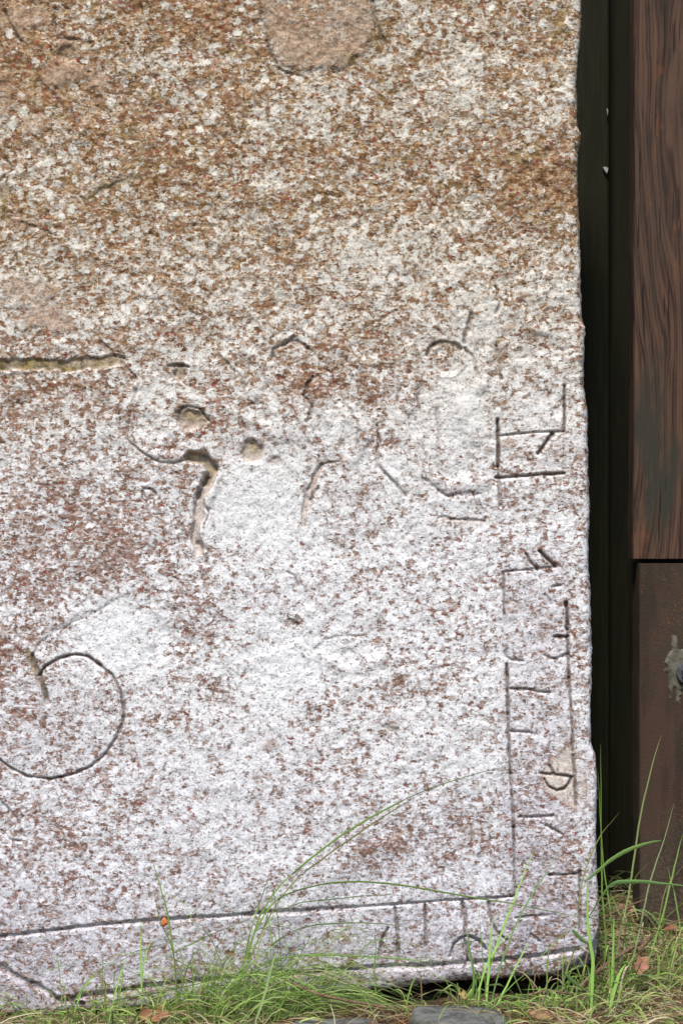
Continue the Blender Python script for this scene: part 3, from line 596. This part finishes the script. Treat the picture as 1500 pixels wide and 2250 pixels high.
# ------------------------------------------------------------------ blades
class Ribbons:
    def __init__(s): s.V = []; s.F = []; s.C = []
    def add(s, pts, w, col, side=None, n=10, fold=.25, tip=.08, col2=None, base=.6):
        c = spline(pts, n); k0 = len(s.V); w = w*.85
        k_ = random.Random(int(w*1e7)+k0); am = min(.25*w, .0004); c = [p+Vector((k_.uniform(-am, am), 0, k_.uniform(-am, am))) for p in c]
        for i, p in enumerate(c):
            t = i/n; tg = (c[min(i+1, n)]-c[max(i-1, 0)]).normalized()
            sd = side or Vector((1, -.2, .1)); sd = sd-tg*sd.dot(tg)
            if sd.length < .25: sd = tg.cross(Vector((0, 1, 0)))
            sd.normalize(); up = tg.cross(sd)
            ww = w*(base+(1-base)*min(1, t*4))*(1 if t < .55 else max(tip, 1-((t-.55)/.45)**1.6*(1-tip)))/2
            cc = col if col2 is None else tuple(a+(b-a)*t for a, b in zip(col, col2))
            for q in (p-sd*ww, p+up*ww*fold*2, p+sd*ww): s.V.append(tuple(q)); s.C.append((*cc, 1))
        for i in range(n):
            a = k0+3*i; s.F += [(a, a+1, a+4, a+3), (a+1, a+2, a+5, a+4)]
    def build(s, name, mat, parent=None):
        me = np_mesh(name, s.V, s.F); col_attr(me, 'tone', s.C); return link(name, me, mat, parent, True)
def gcol(r=random):
    k = r.random(); b = r.uniform(.75, 1.3)
    c = (.25, .43, .08) if k < .45 else (.40, .56, .15) if k < .7 else (.40, .43, .18) if k < .84 else (.11, .22, .06)
    return tuple(v*b for v in c)
def scol(r=random):
    k = r.random(); b = r.uniform(.7, 1.2); c = (.50, .40, .22) if k < .55 else (.40, .27, .15) if k < .8 else (.62, .55, .38)
    return tuple(v*b for v in c)
def traced(tuft, spec):         # one blade part per traced blade; (points px, depth start, depth end, width px, colour)
    for pts, d0, d1, wpx, col in spec:
        rb = Ribbons(); n = len(pts)-1
        rb.add([P(x, y, d0+(d1-d0)*i/n) for i, (x, y) in enumerate(pts)], wpx*S, col, n=max(14, n*4), side=Vector((.8, -.2, .55)) if wpx < 9 else Vector((.3, -.25, .9)))
        rb.build('blade', M['grass'], tuft)
Gb = (.36, .66, .14); Gm = (.19, .36, .06); Gd = (.10, .19, .04); Go = (.17, .21, .05)
tc = empty('grass_tuft', P(560, 2140, -.035)); tag(tc, 'fine green tuft against the slab near its middle, with two long arching stems', 'grass tuft', 'grass tufts along the slab')
traced(tc, [([(500, 2190), (540, 2110), (573, 2010), (621, 1941), (683, 1886), (757, 1831), (830, 1787), (914, 1745), (1000, 1714), (1080, 1691), (1165, 1679)], -.04, -.03, 5.0, Gm),
    ([(515, 2190), (560, 2080), (610, 1984), (658, 1926), (720, 1878), (793, 1827), (867, 1779), (930, 1742), (985, 1720)], -.045, -.03, 3.8, Go),
    ([(510, 2195), (555, 2060), (600, 1985), (647, 1959), (720, 1941), (812, 1938), (903, 1948), (1050, 1974), (1133, 1987), (1233, 2007), (1290, 2017)], -.05, -.05, 5.0, Gm),
    ([(520, 2180), (580, 2040), (640, 1990), (740, 1975), (830, 1967), (900, 1968)], -.05, -.035, 3.4, Gm),
    ([(500, 2170), (560, 2110), (620, 2060), (680, 2035), (760, 2028), (840, 2030), (905, 2040)], -.06, -.05, 4.4, Gm),
    ([(500, 2170), (560, 2130), (617, 2106), (702, 2098), (823, 2103), (922, 2111), (960, 2116)], -.06, -.05, 5.0, Gb),
    ([(530, 2140), (555, 2030), (575, 1970), (592, 1920)], -.03, -.03, 3, Gd),
    ([(540, 2200), (580, 2160), (640, 2140), (720, 2150), (800, 2180)], -.08, -.09, 4, Gm),
    ([(560, 2250), (580, 2190), (595, 2130), (608, 2088)], -.13, -.12, 6.5, (.34, .5, .2))])
tl = empty('grass_tuft', P(330, 2200, -.05)); tag(tl, 'thin upright grass tuft at the slab foot, left, with a stem crossing the carved line', 'grass tuft', 'grass tufts along the slab')
traced(tl, [([(389, 2225), (386, 2150), (381, 2087), (367, 2003), (348, 1933), (330, 1876)], -.06, -.03, 4.4, Gm), ([(392, 2215), (380, 2090), (352, 2021), (337, 1952)], -.06, -.03, 3.2, Go),
    ([(312, 2235), (311, 2170), (310, 2098), (308, 2019)], -.06, -.04, 5, Gb), ([(310, 2170), (320, 2100), (335, 2060)], -.05, -.04, 4, Gb), ([(257, 2240), (266, 2170), (270, 2140), (264, 2106)], -.06, -.04, 4.5, Gm),
    ([(161, 2235), (180, 2180), (202, 2150), (235, 2130), (266, 2107)], -.06, -.04, 4.5, Gb), ([(140, 2240), (190, 2160), (240, 2118), (300, 2090), (420, 2060)], -.06, -.04, 3.6, Gm), ([(407, 2030), (440, 1985), (478, 1936)], -.03, -.02, 3, Go),
    ([(10, 2120), (60, 2080), (90, 2055)], -.03, -.02, 2.5, Go), ([(130, 2240), (220, 2205), (330, 2185), (480, 2150), (600, 2110)], -.07, -.05, 4.2, Gm), ([(240, 2245), (250, 2200), (262, 2150), (285, 2095)], -.08, -.06, 4, Gb),
    ([(380, 2095), (450, 2060), (520, 2030), (575, 2010)], -.05, -.05, 3.4, Gm)])
tr_ = empty('grass_tuft', P(1300, 2180, -.05)); tag(tr_, 'bright green tuft at the slab corner with two broad bent blades', 'grass tuft', 'grass tufts along the slab')
traced(tr_, [([(1296, 2235), (1300, 2167), (1301, 2110), (1293, 2050), (1290, 2010), (1288, 1928)], -.08, -.06, 8.5, Gb),
    ([(1287, 1935), (1310, 1916), (1340, 1890), (1370, 1872), (1410, 1856), (1452, 1846)], -.06, .0, 15, (.40, .70, .18)),
    ([(1288, 2022), (1310, 1985), (1335, 1950), (1355, 1939), (1400, 1937), (1450, 1941), (1520, 1948)], -.06, .02, 13, (.32, .60, .18)),
    ([(1256, 2042), (1275, 2062), (1298, 2078)], -.05, -.05, 10, (.16, .30, .10)), ([(1318, 2180), (1330, 2080), (1322, 1960), (1320, 1833), (1318, 1634)], -.0, .03, 4.2, Gm), ([(1350, 2185), (1347, 2100), (1340, 2000), (1325, 1900), (1312, 1690)], -.02, .02, 3.8, Gm),
    ([(1270, 2000), (1278, 1940), (1293, 1890), (1320, 1833), (1362, 1783)], -.05, .02, 4, Go), ([(1340, 2240), (1343, 2170), (1346, 2080), (1348, 2010)], -.06, -.04, 9, Gb), ([(1335, 2240), (1345, 2190), (1360, 2140), (1374, 2118)], -.08, -.07, 8, Gb),
    ([(1240, 2140), (1262, 2160), (1288, 2178)], -.07, -.06, 10, (.18, .33, .12)), ([(1375, 2190), (1395, 2140), (1412, 2105)], -.05, -.03, 9, (.2, .38, .12)),
    ([(1290, 2017), (1330, 2005), (1367, 1990), (1410, 1968), (1453, 1947)], -.05, .03, 4.5, Gm), ([(1180, 2110), (1230, 2060), (1262, 2035), (1292, 2016), (1340, 2000)], -.06, -.03, 4.5, Gm), ([(1290, 2016), (1360, 2030), (1430, 2042), (1520, 2048)], -.05, .04, 4, Gm)])
tf = empty('grass_tuft', P(1370, 2150, .03)); tag(tf, 'sparse tall seed stems rising in front of the brown base block', 'grass tuft', 'grass tufts along the slab')
traced(tf, [([(1340, 2183), (1360, 2060), (1377, 1983), (1390, 1900), (1407, 1787), (1433, 1677), (1452, 1615)], .0, .12, 5, (.22, .31, .1)), ([(1383, 2133), (1400, 2060), (1417, 1983), (1430, 1927), (1457, 1847), (1479, 1766)], .0, .1, 4.4, (.22, .31, .13)),
    ([(1417, 2133), (1453, 2017), (1477, 1920), (1498, 1833)], .02, .1, 5, Gm), ([(1440, 2120), (1450, 2000), (1475, 1930), (1540, 1870)], .05, .1, 3, Go), ([(1330, 2170), (1420, 2080), (1470, 2010), (1530, 1960)], .0, .1, 3.4, Gm),
    ([(1500, 2100), (1490, 2020), (1480, 1960), (1465, 1905)], .05, .1, 3.5, Gm), ([(1330, 2060), (1370, 2000), (1400, 1920), (1450, 1880)], .02, .1, 2.6, Go), ([(1400, 2140), (1380, 2050), (1352, 1990), (1338, 1958)], .03, .1, 3, Gm)])
tm = empty('grass_tuft', P(1090, 2160, -.05)); tag(tm, 'slender grass tuft standing before the carved letters at the lower right of the slab', 'grass tuft', 'grass tufts along the slab')
traced(tm, [([(1067, 2195), (1072, 2140), (1090, 2077), (1123, 1993), (1147, 1927), (1173, 1866)], -.07, -.03, 5.4, Gb), ([(1080, 2200), (1100, 2117), (1140, 2017), (1193, 1927), (1228, 1866)], -.07, -.03, 4.4, (.16, .33, .12)),
    ([(1066, 2230), (1072, 2150), (1076, 2080), (1083, 2010)], -.08, -.05, 6, Gb), ([(1050, 2230), (1055, 2160), (1085, 2090), (1130, 2040)], -.08, -.05, 5, Gb), ([(1030, 2215), (1040, 2150), (1030, 2080), (1026, 2040)], -.07, -.05, 5.5, (.12, .3, .05)),
    ([(1080, 2230), (1110, 2170), (1140, 2110), (1160, 2070)], -.08, -.06, 5, Gb), ([(1040, 2240), (1045, 2190), (1060, 2130), (1050, 1985)], -.08, -.05, 3.6, Gm), ([(830, 2200), (822, 2150), (824, 2100), (828, 2060)], -.06, -.05, 4, Gm),
    ([(1200, 2175), (1202, 2120), (1205, 2070)], -.07, -.06, 3.6, Gm), ([(1235, 2170), (1236, 2120), (1240, 2080)], -.07, -.06, 3.4, Gm), ([(1100, 2190), (1140, 2150), (1190, 2120), (1240, 2105), (1270, 2100)], -.08, -.07, 3.8, Gm)])
def fan(tuft, px_, d, n, spread, length, lean, w, seed, name='fine_blades', dry=.1, flat=.5):
    r = random.Random(seed); rb = Ribbons(); c = P(px_, 2150, d); bx = c.x
    for _ in range(n):
        x = bx+r.gauss(0, spread); y = d+r.gauss(0, .018); 
        if y > -.02 and x < .325: y = -.02-abs(r.gauss(0, .015))
        z = gzs(x, y)-.004; L_ = length*r.uniform(.35, 1.1); a = r.gauss(lean, .65); el = r.uniform(.45, 1.25)
        dx = math.sin(a)*L_; dz = math.cos(a*.6)*L_*el; dy = r.uniform(-.5, .15)*L_*.4
        sag = r.uniform(.1, .6)*L_*flat
        p0 = Vector((x, y, z)); p1 = p0+Vector((dx*.25, dy*.3, dz*.45)); p2 = p0+Vector((dx*.62, dy*.7, dz*.72-sag*.1)); p3 = p0+Vector((dx*1.1, dy, dz*.8-sag))
        if x < .33: 
            for p in (p1, p2, p3): p.y = min(p.y, -.014)
        p3.z = max(p3.z, gzs(p3.x, p3.y)+.003)
        dr = r.random() < dry; rb.add([p0, p1, p2, p3], w*r.uniform(.6, 1.25), scol(r) if dr else gcol(r), n=7, side=Vector((r.uniform(.4, 1), r.uniform(-.5, .5), r.uniform(0, .5))))
    o = rb.build(name, M['grass'], tuft); tag(o, kind='stuff'); return o
fan(tc, 520, -.045, 240, .045, .12, .7, .0015, 11); fan(tc, 560, -.035, 230, .05, .19, 1.2, .0012, 12, flat=.8); fan(tc, 560, -.035, 90, .05, .17, -1.1, .0012, 19, flat=.8)
fan(tl, 290, -.05, 130, .085, .10, .1, .0018, 13, dry=.15); fan(tl, 120, -.05, 60, .08, .06, .9, .0018, 14, dry=.3)
fan(tr_, 1310, -.05, 70, .03, .10, .1, .0022, 15); fan(tf, 1420, .05, 170, .07, .12, .15, .0018, 16, dry=.25); fan(tm, 1080, -.07, 90, .05, .075, .25, .0019, 17)
# sward: grass stuff and straw stuff
def sward(name, n, mat, colf, wlo, whi, llo, lhi, up, seed, dens_f, label=None):
    r = random.Random(seed); rb = Ribbons(); k = 0; tries = 0
    while k < n and tries < n*30:
        tries += 1
        x = r.uniform(-.62, .68); y = r.uniform(-.30, .46)
        if -.02 < y < .14 and x < .36: continue
        if y > -.02 and x < .30: continue
        if r.random() > dens_f(x, y): continue
        k += 1
        z = gzs(x, y)-.002; L_ = r.uniform(llo, lhi); a = r.uniform(0, 2*math.pi); e = max(.02, r.gauss(up, .25))
        if y > -.02-L_*.5 and x < .33 and math.sin(a) > 0: a = -a
        h_ = Vector((math.cos(a), math.sin(a)*.7, 0)); p0 = Vector((x, y, z+.002)); b = r.uniform(.2, .8)
        p1 = p0+h_*L_*.35+Vector((0, 0, L_*e*.5)); p2 = p0+h_*L_*.75+Vector((0, 0, L_*e*(.8-.2*b))); p3 = p0+h_*L_*1.05+Vector((0, 0, L_*e*(.9-.6*b)))
        for p in (p1, p2, p3):
            p.z = max(p.z, gzs(p.x, p.y)+.002)
            if p.x < .33 and p.y > -.016 and y < 0: p.y = -.016
        rb.add([p0, p1, p2, p3], r.uniform(wlo, whi), colf(r), n=5, side=Vector((r.uniform(-1, 1), r.uniform(-1, 1), r.uniform(0, .8))))
    o = rb.build(name, mat); return tag(o, label, None if not label else name.split('_')[-1], kind='stuff')
def d_front(x, y):
    hole = math.exp(-((x+.01)/.11)**2-((y+.13)/.09)**2)+.8*math.exp(-((x-.16)/.07)**2-((y+.11)/.06)**2)
    hole += .75*math.exp(-((x-.22)/.14)**2-((y+.04)/.035)**2); base = .75 if y < 0 else .8
    return max(.04, base*(1-.97*min(1, hole))*(1 if y < -.05 or x > .33 else .5))
sward('grass', 1100, M['grass'], gcol, .0012, .0030, .02, .065, .75, 21, d_front, 'short mixed green grass growing along the foot of the slab')
sward('dry_straw', 4200, M['straw'], scol, .0009, .0021, .03, .09, .16, 22, d_front, 'pale dry straw and dead blades matted among the grass')
def ncol(r): 
    b = r.uniform(.6, 1.2); return tuple(v*b for v in ((.30, .10, .05) if r.random() < .5 else (.20, .10, .06) if r.random() < .6 else (.34, .22, .14)))
def d_need(x, y):
    return .35+.65*math.exp(-((x+.02)/.14)**2-((y+.045)/.04)**2)
sward('pine_needles', 4600, M['straw'], ncol, .0010, .0017, .018, .045, .04, 23, d_need, 'rust brown pine needles and litter scattered on the soil')

# ------------------------------------------------------------------ fallen leaves, twigs, bud
def leaf(px_, py_, d, size, rot, col, label, curl=.3, seed=1):
    r = random.Random(seed); c = P(px_, py_, d); rb_V = []; F = []; C = []
    out = []
    n_ = 22
    for k in range(n_):              # lobed oak-like outline
        a = 2*math.pi*k/n_; q = (.62+.38*abs(math.cos(a)))*(1+.17*math.cos(5*a+1)+.06*r.uniform(-1, 1)); out.append((q*math.cos(a), q*math.sin(a)*.66))
    V = [(0, 0, 0)]
    for s_ in (.5, 1): V += [(x*s_, y*s_, 0) for x, y in out]
    VV = []
    for x, y, z in V:
        z = curl*(x*x*.5+abs(y)*.9)+.08*math.sin(6*x)+.06*r.uniform(-1, 1)
        VV.append((x, y, z))
    F = [(0, 1+k, 1+(k+1) % n_, 1+(k+1) % n_) for k in range(n_)]
    F = [(0, 1+k, 1+(k+1) % n_) for k in range(n_)]+[(1+k, 1+n_+k, 1+n_+(k+1) % n_) for k in range(n_)]+[(1+k, 1+n_+(k+1) % n_, 1+(k+1) % n_) for k in range(n_)]
    from mathutils import Euler
    E = Euler(rot).to_matrix(); VV = [tuple(c+E @ (Vector(v)*size*S)) for v in VV]
    me = np_mesh('fallen_leaf', VV, F); col_attr(me, 'tone', [(*tuple(a*r.uniform(.8, 1.15) for a in col), 1) for _ in VV])
    return tag(link('fallen_leaf', me, M['leaf'], smooth=True), label, 'leaf')
RB = (.36, .13, .075)
leaf(335, 2232, -.08, 34, (R(50), 0, R(20)), (.38, .15, .08), 'reddish brown curled leaf in the grass below the left of the slab', .5, 1)
leaf(443, 2190, -.05, 22, (R(60), R(20), R(80)), (.40, .20, .10), 'small tan curled leaf against the slab foot, left of the middle tuft', .7, 2)
leaf(1405, 2122, -.0, 32, (R(42), R(-20), R(60)), (.42, .17, .12), 'largest red brown oak leaf lying in grass right of the slab corner', .3, 3)
leaf(1372, 1996, .14, 18, (R(40), R(10), 0), (.40, .20, .13), 'small dull pink leaf at the foot of the dark gap beside the slab', .3, 4)
leaf(1465, 2040, .08, 20, (R(50), R(0), R(30)), (.5, .2, .10), 'small orange brown leaf near the brown base block', .5, 5)
leaf(1190, 2232, -.10, 24, (R(45), R(10), R(-30)), (.45, .24, .13), 'light brown leaf below the lower right of the slab', .5, 6)
leaf(1020, 2188, -.07, 15, (R(50), R(10), R(-70)), (.6, .36, .14), 'small yellow brown leaf under the carved letters', .4, 7)
leaf(505, 2094, -.03, 13, (R(75), R(20), R(30)), (.30, .18, .10), 'brown scrap of leaf caught in the middle tuft', .5, 8)
def twig(pts, w, label, name='twig', col=None):
    c = spline([P(*p) for p in pts], 18); V = []; F = []; m = 6
    for i, p in enumerate(c):
        tg = (c[min(i+1, 18)]-c[max(i-1, 0)]).normalized(); a = tg.cross(Vector((0, 0, 1))).normalized(); b = tg.cross(a)
        rr_ = w*S/2*(1-.5*i/18)*random.uniform(.85, 1.2)
        V += [tuple(p+a*math.cos(2*math.pi*k/m)*rr_+b*math.sin(2*math.pi*k/m)*rr_) for k in range(m)]
    F = [(i*m+k, i*m+(k+1) % m, (i+1)*m+(k+1) % m, (i+1)*m+k) for i in range(18) for k in range(m)]
    me = bpy.data.meshes.new(name); me.from_pydata(V, [], F+[tuple(range(m))[::-1], tuple(range(18*m, 18*m+m))]); me.update()
    return tag(link(name, me, M['bark'], smooth=True), label, 'twig')
twig([(640, 2160, -.05), (700, 2185, -.07), (780, 2202, -.09), (850, 2214, -.1)], 9, 'pale brown twig lying below the slab right of the middle tuft')
twig([(1270, 2172, -.06), (1330, 2120, .0), (1400, 2075, .03), (1440, 2060, .05)], 11, 'knobbly brown twig running back from the slab corner')
twig([(1320, 2020, .1), (1370, 1994, .13), (1420, 1976, .16)], 8, 'thin reddish twig at the foot of the dark gap')
twig([(1400, 2090, .02), (1450, 2040, .06), (1500, 2020, .08)], 8, 'thin straw coloured twig in front of the base block')
twig([(1150, 2190, -.06), (1200, 2178, -.06), (1260, 2185, -.07)], 8, 'short dark twig beneath the slab corner')
bm = bmesh.new(); bmesh.ops.create_icosphere(bm, subdivisions=3, radius=.0042)
for v in bm.verts:
    v.co.z *= 1.35; v.co *= 1+.12*math.sin(v.co.x*900)*math.cos(v.co.z*700); v.co.x *= .85+.25*(v.co.z < 0)
bmesh.ops.translate(bm, verts=bm.verts, vec=P(362, 2026, -.045)); o = bmo('dry_bud', bm, M['bud'], None, True)
tag(o, 'tiny orange dry bud caught on a grass stem in front of the slab', 'bud')
